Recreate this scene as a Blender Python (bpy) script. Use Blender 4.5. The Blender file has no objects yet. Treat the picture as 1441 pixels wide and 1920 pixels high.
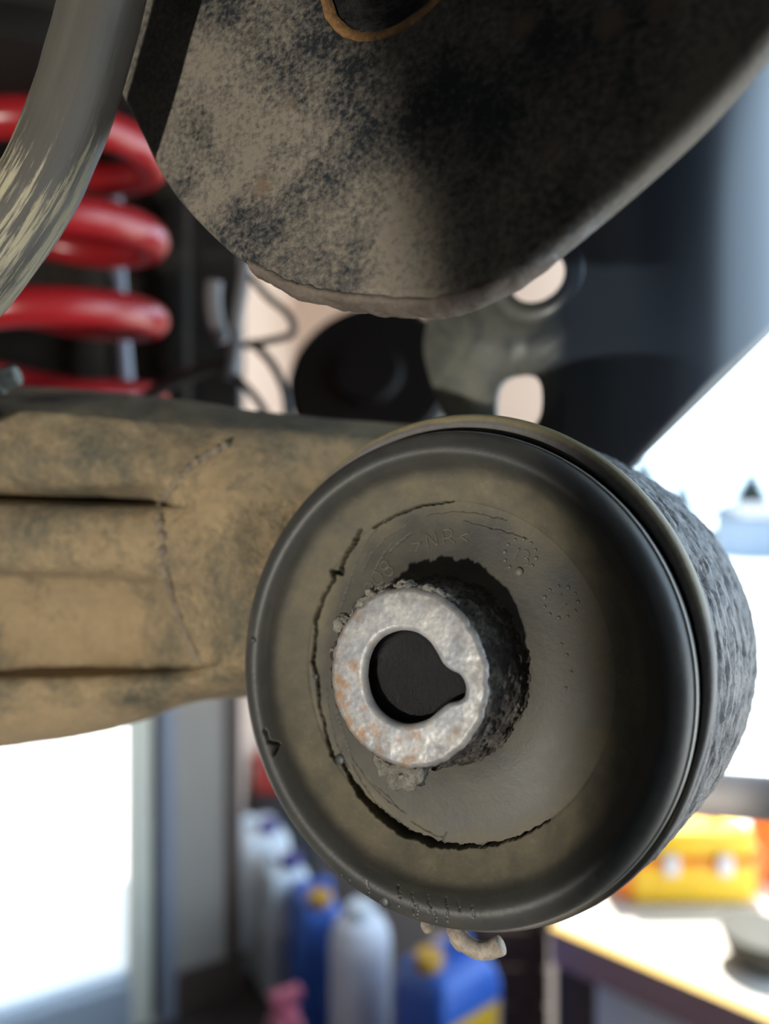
import bpy, bmesh, math, random
import numpy as np
from mathutils import Vector, Matrix, noise
random.seed(7); rng = np.random.default_rng(7)
sc = bpy.context.scene
COL = sc.collection
PI = math.pi

# ------------------------------------------------------------------ camera
F = 1386.7            # focal length in pixels of the 1441x1920 frame
CAMZ = 1.4
cd = bpy.data.cameras.new('camera'); cam = bpy.data.objects.new('camera', cd); COL.objects.link(cam)
cd.sensor_fit = 'VERTICAL'; cd.sensor_height = 36; cd.lens = 26
cd.clip_start = 0.005; cd.clip_end = 500
cam.location = (0, 0, CAMZ); cam.rotation_euler = (PI/2, 0, 0)
cd.dof.use_dof = True; cd.dof.focus_distance = 0.112; cd.dof.aperture_fstop = 9.0
sc.camera = cam
# ------------------------------------------------------------------ world, sun, lamp, exposure
w = bpy.data.worlds.new('world'); sc.world = w; w.use_nodes = True
bg = w.node_tree.nodes['Background']; bg.inputs[0].default_value = (0.57, 0.78, 1.0, 1); bg.inputs[1].default_value = 4.2
sd = bpy.data.lights.new('sun', 'SUN'); sd.energy = 13; sd.angle = 0.009; sd.color = (1, .93, .82)
sun = bpy.data.objects.new('sun', sd); COL.objects.link(sun)
S = Vector((.20, .45, .87)).normalized()
sun.rotation_euler = S.to_track_quat('Z', 'Y').to_euler()
# hand-held work lamp, left of and a little below the camera; its beam ends across the bush and plate
LAMP = Vector((-.23, -.23, CAMZ-.115))
ld = bpy.data.lights.new('work_lamp', 'SPOT'); lamp = bpy.data.objects.new('work_lamp', ld); COL.objects.link(lamp)
ld.energy = 8.2; ld.color = (1, .95, .84); ld.shadow_soft_size = .006; ld.spot_blend = .055
LAMP_AIM = LAMP+Vector((.075, .989, .126)); ld.spot_size = math.radians(66.6)
lamp.location = LAMP; lamp.rotation_euler = (LAMP-LAMP_AIM).to_track_quat('Z', 'Y').to_euler()
vs = sc.view_settings; vs.view_transform = 'Standard'; vs.look = 'None'; vs.gamma = 1; vs.exposure = 0; vs.use_curve_mapping = False

# ------------------------------------------------------------------ helpers
def P(px, py, d):
    return Vector((d*(px-720.5)/F, d, CAMZ+d*(960-py)/F))
def ray(px, py): return Vector(((px-720.5)/F, 1, (960-py)/F))
CAM = Vector((0, 0, CAMZ))
def hit_plane(px, py, o, n):
    r = ray(px, py); return CAM + r*((o-CAM).dot(n)/r.dot(n))

MATRIX = {}
def tag(o, label=None, cat=None, group=None, kind=None):
    if label: o['label'] = label
    if cat: o['category'] = cat
    if group: o['group'] = group
    if kind: o['kind'] = kind
    return o
def empty(name, M, label=None, cat=None, group=None):
    o = bpy.data.objects.new(name, None); COL.objects.link(o)
    if not isinstance(M, Matrix): M = Matrix.Translation(Vector(M))
    o.matrix_world = M; o.empty_display_size = .02; MATRIX[o] = M.copy()
    return tag(o, label, cat, group)
def link(name, me, mat, parent=None, world=True, smooth=True):
    o = bpy.data.objects.new(name, me); COL.objects.link(o)
    if mat: me.materials.clear(); me.materials.append(mat)
    if parent is not None:
        o.parent = parent
        if world and parent in MATRIX: me.transform(MATRIX[parent].inverted())
    if smooth: me.polygons.foreach_set('use_smooth', [True]*len(me.polygons))
    me.update(); return o
def mk(name, verts, faces, mat, parent=None, world=True, smooth=True):
    me = bpy.data.meshes.new(name); me.from_pydata([tuple(v) for v in verts], [], faces)
    return link(name, me, mat, parent, world, smooth)
def from_bm(name, bm, mat, parent=None, world=True, smooth=False):
    bmesh.ops.recalc_face_normals(bm, faces=bm.faces)
    me = bpy.data.meshes.new(name); bm.to_mesh(me); bm.free()
    return link(name, me, mat, parent, world, smooth)
def mod_sharp(o, deg=35):
    me = o.data
    bm = bmesh.new(); bm.from_mesh(me)
    for e in bm.edges:
        if len(e.link_faces) == 2 and e.calc_face_angle(0) > math.radians(deg): e.smooth = False
    for f in bm.faces: f.smooth = True
    bm.to_mesh(me); bm.free(); return o

def grid_faces(n, m, wrap_i=False, wrap_j=False):
    fs = []
    for i in range(n if wrap_i else n-1):
        for j in range(m if wrap_j else m-1):
            fs.append((i*m+j, i*m+(j+1) % m, ((i+1) % n)*m+(j+1) % m, ((i+1) % n)*m+j))
    return fs
def smooth_path(pts, n=40):
    pts = [Vector(p) for p in pts]; m = len(pts); out = []
    k = max(2, n//(m-1))
    for i in range(m-1):
        p0, p1, p2, p3 = pts[max(i-1, 0)], pts[i], pts[i+1], pts[min(i+2, m-1)]
        for s in range(k):
            t = s/k
            out.append(.5*((2*p1)+(p2-p0)*t+(2*p0-5*p1+4*p2-p3)*t*t+(3*p1-p0-3*p2+p3)*t**3))
    out.append(pts[-1]); return out
def tube_data(pts, rad, seg=16, caps=True, rough=0, rs=300):
    n = len(pts); V = []; up = None
    for i, p in enumerate(pts):
        t = (pts[min(i+1, n-1)]-pts[max(i-1, 0)]).normalized()
        if up is None:
            a = Vector((0, 0, 1)) if abs(t.z) < .9 else Vector((1, 0, 0))
            up = a.cross(t).normalized()
        up = (up-t*up.dot(t)).normalized(); b = t.cross(up)
        r = rad[i] if hasattr(rad, '__len__') else rad
        for k in range(seg):
            a = 2*PI*k/seg; dirv = up*math.cos(a)+b*math.sin(a)
            rr = r
            if rough: rr = r*(1+rough*noise.noise((p+dirv*r)*rs))
            V.append(p+dirv*rr)
    Fc = grid_faces(n, seg, wrap_j=True)
    if caps:
        Fc.append(tuple(range(seg-1, -1, -1))); Fc.append(tuple((n-1)*seg+k for k in range(seg)))
    return V, Fc
def tube(name, pts, rad, mat, parent=None, seg=16, world=True, caps=True, rough=0, rs=300):
    V, Fc = tube_data(pts, rad, seg, caps, rough, rs)
    return mk(name, V, Fc, mat, parent, world)
def lathe_data(prof, seg=48, M=None):
    V = []
    for r, h in prof:
        for k in range(seg):
            a = 2*PI*k/seg; V.append(Vector((r*math.cos(a), r*math.sin(a), h)))
    if M is not None: V = [M @ v for v in V]
    Fc = grid_faces(len(prof), seg, wrap_j=True)
    if prof[0][0] > 1e-6: Fc.append(tuple(range(seg-1, -1, -1)))
    if prof[-1][0] > 1e-6: Fc.append(tuple((len(prof)-1)*seg+k for k in range(seg)))
    return V, Fc
def lathe(name, prof, mat, parent=None, seg=48, M=None, world=True, sharp=True):
    V, Fc = lathe_data(prof, seg, M)
    o = mk(name, V, Fc, mat, parent, world)
    if sharp: mod_sharp(o, 40)
    return o
def boxbm(size, bevel=0, M=None, segs=2):
    bm = bmesh.new(); bmesh.ops.create_cube(bm, size=1)
    for v in bm.verts: v.co = Vector((v.co.x*size[0], v.co.y*size[1], v.co.z*size[2]))
    if bevel: bmesh.ops.bevel(bm, geom=bm.edges[:], offset=bevel, segments=segs, affect='EDGES', profile=.6)
    if M is not None: bmesh.ops.transform(bm, matrix=M, verts=bm.verts)
    return bm
def box(name, c, size, mat, parent=None, bevel=0, rotz=0, world=True):
    M = Matrix.Translation(Vector(c)) @ Matrix.Rotation(rotz, 4, 'Z')
    o = from_bm(name, boxbm(size, bevel, M), mat, parent, world)
    if bevel: mod_sharp(o, 50)
    return o
def outline_plate(name, outer, holes, thick, bevel, M, mat, parent=None):
    """flat sheet with holes: 2-D outline, real thickness; z=0 is the front"""
    cu = bpy.data.curves.new(name, 'CURVE'); cu.dimensions = '2D'; cu.fill_mode = 'BOTH'
    cu.extrude = thick/2-bevel; cu.bevel_depth = bevel; cu.bevel_resolution = 3; cu.offset = -bevel
    for pts in [outer]+holes:
        sp = cu.splines.new('POLY'); sp.points.add(len(pts)-1); sp.use_cyclic_u = True
        for q, p in zip(sp.points, pts): q.co = (p[0], p[1], 0, 1)
    o = bpy.data.objects.new(name+'_tmp', cu); COL.objects.link(o)
    dg = bpy.context.evaluated_depsgraph_get(); me = bpy.data.meshes.new_from_object(o.evaluated_get(dg))
    bpy.data.objects.remove(o); bpy.data.curves.remove(cu)
    me.transform(M @ Matrix.Translation((0, 0, -thick/2))); me.name = name
    ob = link(name, me, mat, parent); mod_sharp(ob, 30); return ob

# ------------------------------------------------------------------ materials
def newmat(name):
    m = bpy.data.materials.new(name); m.use_nodes = True
    nt = m.node_tree; return m, nt, nt.nodes['Principled BSDF']
def N(nt, t, **kw):
    n = nt.nodes.new(t)
    for k, v in kw.items(): setattr(n, k, v)
    return n
def plain(name, c, rough=.5, metal=0, spec=.5, var=0, vs=20, bump=0, bs=60, bd=.002):
    m, nt, b = newmat(name); b.inputs['Base Color'].default_value = (*c, 1)
    b.inputs['Roughness'].default_value = rough; b.inputs['Metallic'].default_value = metal
    b.inputs['Specular IOR Level'].default_value = spec
    tc = N(nt, 'ShaderNodeTexCoord')
    nz = N(nt, 'ShaderNodeTexNoise'); nz.inputs['Scale'].default_value = vs; nz.inputs['Detail'].default_value = 5
    nt.links.new(tc.outputs['Object'], nz.inputs['Vector'])
    mx = N(nt, 'ShaderNodeMix', data_type='RGBA')
    v = max(var, .04)
    mx.inputs[6].default_value = (*[x*(1-v) for x in c], 1); mx.inputs[7].default_value = (*[min(1, x*(1+v)) for x in c], 1)
    nt.links.new(nz.outputs['Fac'], mx.inputs[0]); nt.links.new(mx.outputs[2], b.inputs['Base Color'])
    if bump:
        n2 = N(nt, 'ShaderNodeTexNoise'); n2.inputs['Scale'].default_value = bs; n2.inputs['Detail'].default_value = 6
        nt.links.new(tc.outputs['Object'], n2.inputs['Vector'])
        bp = N(nt, 'ShaderNodeBump'); bp.inputs['Strength'].default_value = bump; bp.inputs['Distance'].default_value = bd
        nt.links.new(n2.outputs['Fac'], bp.inputs['Height']); nt.links.new(bp.outputs['Normal'], b.inputs['Normal'])
    return m
def ramp(nt, src, stops):
    r = N(nt, 'ShaderNodeValToRGB'); e = r.color_ramp.elements
    while len(e) < len(stops): e.new(.5)
    for el, (p, c) in zip(e, stops):
        el.position = p; el.color = (c, c, c, 1) if not hasattr(c, '__len__') else (*c, 1)
    nt.links.new(src, r.inputs['Fac']); return r.outputs['Color']
def nz(nt, vec, scale, detail=6, rough=.6, dist=0):
    n = N(nt, 'ShaderNodeTexNoise'); n.inputs['Scale'].default_value = scale; n.inputs['Detail'].default_value = detail
    n.inputs['Roughness'].default_value = rough; n.inputs['Distortion'].default_value = dist
    nt.links.new(vec, n.inputs['Vector']); return n.outputs['Fac']
def mixc(nt, fac, a, b):
    mx = N(nt, 'ShaderNodeMix', data_type='RGBA')
    for i, x in ((0, fac), (6, a), (7, b)):
        if hasattr(x, 'links'): nt.links.new(x, mx.inputs[i])
        elif i == 0: mx.inputs[0].default_value = x
        else: mx.inputs[i].default_value = (*x, 1)
    return mx.outputs[2]
def math_(nt, op, a, b=None, c=None, clamp=False):
    n = N(nt, 'ShaderNodeMath', operation=op); n.use_clamp = clamp
    for i, x in enumerate((a, b, c)):
        if x is None: continue
        if hasattr(x, 'links'): nt.links.new(x, n.inputs[i])
        else: n.inputs[i].default_value = x
    return n.outputs[0]
def bumpn(nt, b, h, strength, dist):
    bp = N(nt, 'ShaderNodeBump'); bp.inputs['Strength'].default_value = strength; bp.inputs['Distance'].default_value = dist
    nt.links.new(h, bp.inputs['Height']); nt.links.new(bp.outputs['Normal'], b.inputs['Normal'])
def objvec(nt, sx=1, sy=1, sz=1):
    tc = N(nt, 'ShaderNodeTexCoord')
    if (sx, sy, sz) == (1, 1, 1): return tc.outputs['Object']
    mp = N(nt, 'ShaderNodeMapping'); mp.inputs['Scale'].default_value = (sx, sy, sz)
    nt.links.new(tc.outputs['Object'], mp.inputs['Vector']); return mp.outputs['Vector']
def dusty(name, base, dust, cover=.5, soft=.1, s1=70, s2=700, rough=(.45, .9), metal=0, bump=.5, bd=.0003, dust2=None, spots=None, stretch=(1, 1, 1), fine=.3):
    m, nt, b = newmat(name); v = objvec(nt, *stretch)
    a = nz(nt, v, s1, 8, .68, .3); f = nz(nt, v, s2, 6, .7)
    mask = math_(nt, 'ADD', a, math_(nt, 'MULTIPLY', math_(nt, 'SUBTRACT', f, .5), fine))
    mask = ramp(nt, mask, [(max(0, 1-cover-soft), 0), (min(1, 1-cover+soft), 1)])
    d2 = dust2 or tuple(x*.7 for x in dust)
    dc = mixc(nt, nz(nt, v, s1*2.3, 5), d2, dust)
    dc = mixc(nt, ramp(nt, f, [(.35, .0), (.75, .35)]), dc, tuple(min(1, x*1.5) for x in dust))
    col = mixc(nt, mask, base, dc)
    if spots:
        vo = N(nt, 'ShaderNodeTexVoronoi'); vo.inputs['Scale'].default_value = spots[0]; nt.links.new(v, vo.inputs['Vector'])
        sm = ramp(nt, math_(nt, 'ADD', vo.outputs['Distance'], math_(nt, 'MULTIPLY', f, .15)), [(spots[1], 1), (spots[1]+.14, 0)])
        col = mixc(nt, math_(nt, 'MULTIPLY', sm, .75), col, spots[2])
    nt.links.new(col, b.inputs['Base Color']); b.inputs['Metallic'].default_value = metal
    rr = N(nt, 'ShaderNodeMapRange'); nt.links.new(mask, rr.inputs[0]); rr.inputs[3].default_value = rough[0]; rr.inputs[4].default_value = rough[1]
    nt.links.new(rr.outputs[0], b.inputs['Roughness'])
    bumpn(nt, b, math_(nt, 'ADD', f, math_(nt, 'MULTIPLY', mask, .6)), bump, bd)
    return m

M_plate = dusty('dusty_black_steel', (.017, .020, .024), (.185, .160, .128), .50, .09, 34, 1000, (.42, .95), spots=(90, .14, (.15, .10, .065)), fine=.55)
M_mud = dusty('dried_mud', (.10, .075, .06), (.20, .165, .135), .5, .2, 120, 1200, (.8, .95), bump=.8)
M_rustring = dusty('orange_rust', (.16, .10, .06), (.42, .22, .08), .55, .12, 300, 1500, (.8, .95), bump=.8)
M_collar = dusty('scuffed_grey_steel', (.03, .033, .04), (.13, .13, .135), .5, .12, 200, 900, (.35, .7))
M_black = plain('black_grease', (.006, .006, .006), .35, bump=.3, bs=500, bd=.0005)
M_beam = dusty('rusty_dusty_axle_steel', (.060, .062, .046), (.30, .215, .12), .55, .11, 34, 600, (.6, .95), dust2=(.20, .16, .10), bump=.7, bd=.0006, fine=.25)
def scaled():
    m, nt, b = newmat('rough_scaled_cast_steel'); v = objvec(nt)
    at = N(nt, 'ShaderNodeAttribute'); at.attribute_name = 'pit'
    f = nz(nt, v, 900, 6, .7); a = nz(nt, v, 150, 6, .6)
    col = mixc(nt, a, (.085, .083, .083), (.19, .185, .18))
    col = mixc(nt, ramp(nt, f, [(.48, 0), (.62, .8)]), col, (.06, .056, .055))
    col = mixc(nt, math_(nt, 'MULTIPLY', at.outputs['Fac'], .9), col, (.045, .038, .038))
    nt.links.new(col, b.inputs['Base Color']); b.inputs['Roughness'].default_value = .55
    bumpn(nt, b, f, 1, .0007); return m
M_sleeve = scaled()
def edge_steel():
    m, nt, b = newmat('sleeve_edge_dust_on_top'); v = objvec(nt)
    ge = N(nt, 'ShaderNodeNewGeometry'); sp = N(nt, 'ShaderNodeSeparateXYZ'); nt.links.new(ge.outputs['Normal'], sp.inputs[0])
    f = nz(nt, v, 800, 6, .7); a = nz(nt, v, 120, 6)
    mask = ramp(nt, math_(nt, 'ADD', sp.outputs[2], math_(nt, 'MULTIPLY', math_(nt, 'SUBTRACT', a, .5), .6)), [(.1, 0), (.45, 1)])
    col = mixc(nt, mask, mixc(nt, f, (.05, .045, .042), (.13, .12, .115)), mixc(nt, f, (.16, .13, .075), (.28, .235, .13)))
    nt.links.new(col, b.inputs['Base Color']); b.inputs['Roughness'].default_value = .6
    bumpn(nt, b, f, .5, .0003); return m
M_sleeverim = edge_steel()
M_weld = dusty('weld_bead', (.09, .07, .06), (.24, .19, .13), .55, .15, 150, 700, (.6, .9))
M_rimsteel = plain('thin_bright_steel_edge', (.34, .33, .31), .42, .4, bump=.2, bs=900, bd=.0002)
M_crust = dusty('rusty_crusted_boss', (.035, .028, .024), (.30, .275, .24), .40, .14, 330, 1500, (.8, .95), bump=1, bd=.0006)
def hosemat():
    m, nt, b = newmat('scuffed_rubber_hose')
    at = N(nt, 'ShaderNodeAttribute'); at.attribute_name = 'hose'        # (cos, sin, length along the hose)
    sp = N(nt, 'ShaderNodeSeparateXYZ'); nt.links.new(at.outputs['Vector'], sp.inputs[0])
    mp = N(nt, 'ShaderNodeMapping'); mp.inputs['Scale'].default_value = (2.6, 2.6, 3.2); nt.links.new(at.outputs['Vector'], mp.inputs['Vector'])
    st = nz(nt, mp.outputs[0], 2.6, 8, .75, .2); big = nz(nt, mp.outputs[0], .8, 4)
    low = N(nt, 'ShaderNodeMapRange'); nt.links.new(sp.outputs[2], low.inputs[0]); low.inputs[1].default_value = .44; low.inputs[2].default_value = .60; low.inputs[3].default_value = -.16; low.inputs[4].default_value = .02
    mask = ramp(nt, math_(nt, 'ADD', math_(nt, 'ADD', math_(nt, 'MULTIPLY', st, .75), math_(nt, 'MULTIPLY', big, .25)), low.outputs[0]), [(.49, 0), (.55, 1)])
    col = mixc(nt, mask, mixc(nt, big, (.05, .047, .040), (.12, .11, .095)), mixc(nt, st, (.26, .23, .15), (.40, .36, .25)))
    nt.links.new(col, b.inputs['Base Color'])
    rr = N(nt, 'ShaderNodeMapRange'); nt.links.new(mask, rr.inputs[0]); rr.inputs[3].default_value = .42; rr.inputs[4].default_value = .85
    nt.links.new(rr.outputs[0], b.inputs['Roughness']); bumpn(nt, b, st, .25, .0004); return m
M_hose = hosemat()
M_red = plain('red_spring_paint', (.31, .012, .016), .28, 0, .6, var=.15, vs=30)
M_line = plain('blue_grey_line', (.20, .21, .25), .35, .3)
M_hanger = plain('dull_grey_hose', (.16, .16, .17), .5)
M_blackwire = plain('black_wire', (.012, .011, .010), .5)
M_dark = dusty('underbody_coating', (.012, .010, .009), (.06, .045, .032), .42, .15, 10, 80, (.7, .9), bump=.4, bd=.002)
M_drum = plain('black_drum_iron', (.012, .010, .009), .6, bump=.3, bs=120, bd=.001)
def bracketmat():
    m, nt, b = newmat('black_painted_bracket'); v = objvec(nt)
    sp = N(nt, 'ShaderNodeSeparateXYZ'); nt.links.new(v, sp.inputs[0])
    a = nz(nt, v, 60, 7, .65, .4); f = nz(nt, v, 600, 5, .7)
    flat = ramp(nt, math_(nt, 'MULTIPLY_ADD', sp.outputs[0], 10, .5), [(.30, 1), (.47, 0)])      # dust tone kept to the flat ear, painting its lamp-lit side paler
    mask = math_(nt, 'MULTIPLY', flat, ramp(nt, math_(nt, 'ADD', math_(nt, 'MULTIPLY', a, .8), math_(nt, 'MULTIPLY', f, .2)), [(.32, .15), (.62, 1)]))
    col = mixc(nt, mask, (.014, .022, .036), mixc(nt, a, (.10, .105, .085), (.20, .195, .15)))
    nt.links.new(col, b.inputs['Base Color'])
    rr = N(nt, 'ShaderNodeMapRange'); nt.links.new(mask, rr.inputs[0]); rr.inputs[3].default_value = .30; rr.inputs[4].default_value = .9
    nt.links.new(rr.outputs[0], b.inputs['Roughness']); b.inputs['Specular IOR Level'].default_value = .75
    bumpn(nt, b, math_(nt, 'MULTIPLY', f, mask), .25, .0002); return m
M_bracket = bracketmat()
M_bar = plain('grey_damper_tube', (.66, .60, .58), .55, .2, var=.1, vs=60)
M_hook = dusty('dirty_wire_rod', (.16, .13, .11), (.42, .36, .29), .5, .15, 300, 1200, (.6, .9))
M_bolt = dusty('dusty_bolt', (.10, .10, .09), (.34, .33, .27), .5, .15, 150, 800, (.6, .9))
# rubber: dust in the dish, bare black bead on the lip -- laid out by radius round the bush's own axis
def rubber():
    m, nt, b = newmat('perished_dusty_rubber'); v = objvec(nt)
    sp = N(nt, 'ShaderNodeSeparateXYZ'); nt.links.new(v, sp.inputs[0])
    r = math_(nt, 'SQRT', math_(nt, 'ADD', math_(nt, 'MULTIPLY', sp.outputs[0], sp.outputs[0]), math_(nt, 'MULTIPLY', sp.outputs[1], sp.outputs[1])))
    a = nz(nt, v, 60, 7, .65, .4); f = nz(nt, v, 1100, 5, .7); c = nz(nt, v, 180, 6, .6)
    rn = math_(nt, 'ADD', r, math_(nt, 'MULTIPLY', math_(nt, 'SUBTRACT', a, .5), .006))
    mr = N(nt, 'ShaderNodeMapRange'); nt.links.new(rn, mr.inputs[0]); mr.inputs[1].default_value = .012; mr.inputs[2].default_value = .038
    dustr = ramp(nt, mr.outputs[0], [(0, .50), (.22, .36), (.42, .42), (.52, .88), (.60, 1.0), (.72, .95), (.78, .30), (.90, .12), (1, .40)])
    mask = math_(nt, 'MULTIPLY', dustr, ramp(nt, math_(nt, 'ADD', math_(nt, 'MULTIPLY', a, .6), math_(nt, 'MULTIPLY', c, .4)), [(.32, .25), (.66, 1.0)]))
    dust = mixc(nt, c, (.135, .117, .070), (.195, .162, .105))
    dust = mixc(nt, ramp(nt, f, [(.55, 0), (.8, .5)]), dust, (.28, .26, .20))
    col = mixc(nt, mask, (.022, .025, .029), dust)
    at = N(nt, 'ShaderNodeAttribute'); at.attribute_name = 'crack'
    col = mixc(nt, math_(nt, 'MULTIPLY', at.outputs['Fac'], .93), col, (.006, .006, .006))     # bare rubber inside the cracks, painted blacker to deepen their shade
    nt.links.new(col, b.inputs['Base Color'])
    rr = N(nt, 'ShaderNodeMapRange'); nt.links.new(mask, rr.inputs[0]); rr.inputs[3].default_value = .46; rr.inputs[4].default_value = .9
    nt.links.new(rr.outputs[0], b.inputs['Roughness'])
    bumpn(nt, b, math_(nt, 'ADD', math_(nt, 'MULTIPLY', f, .5), c), .45, .00025)
    return m
M_rubber = rubber()
M_mould = plain('moulded_rubber_marks', (.105, .100, .080), .6)
def bossface():
    m, nt, b = newmat('white_corroded_steel_with_rust'); v = objvec(nt)
    a = nz(nt, v, 170, 8, .7, .5); f = nz(nt, v, 900, 6, .7); c = nz(nt, v, 420, 5, .6)
    col = mixc(nt, ramp(nt, a, [(.35, 0), (.62, 1)]), (.22, .235, .27), (.40, .39, .38))
    col = mixc(nt, ramp(nt, f, [(.5, 0), (.72, .5)]), col, (.15, .145, .145))
    sp = N(nt, 'ShaderNodeSeparateXYZ'); nt.links.new(v, sp.inputs[0])
    rad_ = math_(nt, 'SQRT', math_(nt, 'ADD', math_(nt, 'MULTIPLY', sp.outputs[0], sp.outputs[0]), math_(nt, 'MULTIPLY', sp.outputs[1], sp.outputs[1])))
    mixg = ramp(nt, math_(nt, 'ADD', math_(nt, 'MULTIPLY', rad_, 45), math_(nt, 'MULTIPLY', c, .5)), [(.68, 0), (.88, .75)])      # grime towards the outer edge
    side = math_(nt, 'MULTIPLY', math_(nt, 'ADD', math_(nt, 'MULTIPLY', sp.outputs[0], -.75), math_(nt, 'MULTIPLY', sp.outputs[1], -.75)), 6)
    rm = ramp(nt, math_(nt, 'ADD', math_(nt, 'ADD', math_(nt, 'MULTIPLY', a, .5), math_(nt, 'MULTIPLY', c, .5)), side), [(.565, 0), (.66, .75)])
    col = mixc(nt, mixg, col, (.13, .115, .10))
    col = mixc(nt, rm, col, mixc(nt, f, (.16, .07, .03), (.46, .25, .10)))
    nt.links.new(col, b.inputs['Base Color']); b.inputs['Metallic'].default_value = .25
    nt.links.new(ramp(nt, c, [(.35, .34), (.65, .65)]), b.inputs['Roughness'])
    bumpn(nt, b, f, .5, .00012)
    return m
M_face = bossface()
M_bore = dusty('oily_black_bore', (.007, .007, .008), (.08, .06, .045), .24, .06, 420, 1500, (.16, .8), bump=.7, bd=.0004)
M_bore.node_tree.nodes['Principled BSDF'].inputs['Specular IOR Level'].default_value = .25

M_floor = plain('dark_oily_floor', (.045, .034, .030), .7, var=.4, vs=3, bump=.3, bs=40)
M_wall = plain('beige_plaster', (.50, .365, .28), .85, var=.05, vs=3, bump=.2, bs=50)
M_panel = plain('grey_brown_board', (.30, .26, .22), .75, var=.2, vs=4, bump=.2, bs=30)
M_dim = plain('darkened_wall_boards', (.19, .165, .145), .8, var=.2, vs=4)  # darkened boards for the unseen walls, cutting bounced room light
M_ceil = plain('ceiling_board', (.16, .14, .125), .8)
M_cream = plain('cream_door_frame', (.70, .66, .54), .5)
M_bluegrey = plain('blue_grey_post_paint', (.20, .21, .25), .5)
M_darkseal = plain('dark_rubber_seal', (.03, .03, .03), .6)
M_brownpost = plain('dark_brown_wood', (.065, .038, .028), .65, var=.25, vs=12)
M_sill = plain('blue_grey_sill', (.34, .37, .42), .6)
M_white = plain('white_canister_plastic', (.62, .66, .70), .45)
M_white2 = plain('white_drum_plastic', (.66, .66, .72), .45)
M_blue = plain('blue_canister_plastic', (.035, .12, .48), .4)
M_bluecap = plain('dark_blue_cap', (.06, .06, .22), .4)
M_orcap = plain('ochre_cap', (.50, .27, .03), .45)
M_label = plain('yellow_label', (.62, .36, .02), .5, var=.1, vs=25)
M_label2 = plain('white_label_band', (.55, .48, .36), .5)
M_pink = plain('faded_red_paint', (.36, .07, .11), .5, var=.2, vs=20)
M_redbox = plain('red_toolbox_paint', (.45, .05, .04), .4)
M_cab = plain('dark_cabinet', (.04, .038, .04), .6)
M_benchtop = plain('pale_bench_top', (.72, .68, .62), .7, var=.06, vs=8)
M_purple = plain('mauve_painted_board', (.44, .27, .30), .55, var=.15, vs=10)
M_yellow = plain('yellow_edge_strip', (.55, .36, .08), .5)
M_whitepanel = plain('white_front_panel', (.80, .82, .86), .5, var=.06, vs=10)
M_orange = plain('orange_case_plastic', (.85, .22, .012), .4)
M_yel2 = plain('yellow_case_plastic', (.90, .55, .02), .4)
M_orbox = plain('orange_drum', (.70, .26, .08), .5)
M_tub = plain('grey_rubber_tub', (.06, .06, .05), .7, var=.3, vs=25, bump=.5, bs=40, bd=.004)
M_wood = plain('small_wood_peg', (.35, .16, .08), .6)
M_ground = plain('pale_yard_gravel', (.72, .69, .64), .9, var=.1, vs=2)
M_leaf = plain('conifer_green', (.030, .045, .040), .8, var=.3, vs=2)
M_leaf2 = plain('hedge_green', (.085, .10, .055), .8, var=.3, vs=2)
M_trunk = plain('bark', (.12, .08, .05), .9)
M_bldg = plain('pale_blue_grey_render', (.16, .20, .25), .8)
M_roof = plain('grey_roof', (.09, .11, .14), .7)
def glassmat():
    m, nt, b = newmat('door_glass'); nt.nodes.remove(b)
    out = [n for n in nt.nodes if n.type == 'OUTPUT_MATERIAL'][0]
    tr = N(nt, 'ShaderNodeBsdfTransparent'); gl = N(nt, 'ShaderNodeBsdfGlossy'); gl.inputs['Roughness'].default_value = .02
    fr = N(nt, 'ShaderNodeFresnel'); fr.inputs['IOR'].default_value = 1.45
    mx = N(nt, 'ShaderNodeMixShader'); nt.links.new(fr.outputs[0], mx.inputs[0]); nt.links.new(tr.outputs[0], mx.inputs[1]); nt.links.new(gl.outputs[0], mx.inputs[2])
    nt.links.new(mx.outputs[0], out.inputs['Surface']); return m
M_glass = glassmat()

# ================================================================== the place
def wallbox(name, a, b, z0, z1, th, mat, kind='structure', parent=None):
    a = Vector((*a, 0)); b = Vector((*b, 0)); d = b-a; L = d.length; ang = math.atan2(d.y, d.x)
    nrm = Vector((-d.y, d.x, 0)).normalized()
    c = (a+b)/2+nrm*th/2+Vector((0, 0, (z0+z1)/2))
    o = box(name, c, (L, th, z1-z0), mat, parent, rotz=ang)
    if kind: o['kind'] = kind
    return o
o = box('ground', (30, 60, -.12), (260, 200, .1), M_ground); tag(o, kind='structure')
o = from_bm('ceiling', boxbm((.9, 5.2, .1), 0, Matrix.Translation((1.302, -.4, 3.05))), M_ceil); tag(o, kind='structure')  # unseen ceiling strip added to cut sky light from the right
wallbox('wall_back', (-.50, 4.0), (1.25, 4.0), 0, 3, .15, M_wall)
wallbox('added_wall_right', (2.1, -2.9), (2.1, -1.3), 0, 3, .15, M_dim)  # unseen wall, added to hold ambient light off the subject
wallbox('added_wall_left', (-3.2, 1.2), (-3.2, -2.9), 0, 3, .15, M_dim)  # unseen wall, added to close a gap that let ambient light in
wallbox('wall_front', (2.1, -2.9), (-3.2, -2.9), 0, 3, .15, M_dim)
wallbox('wall_side', (-.50, 2.13), (-.50, 4.0), 0, 3, .08, M_wall)
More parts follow.
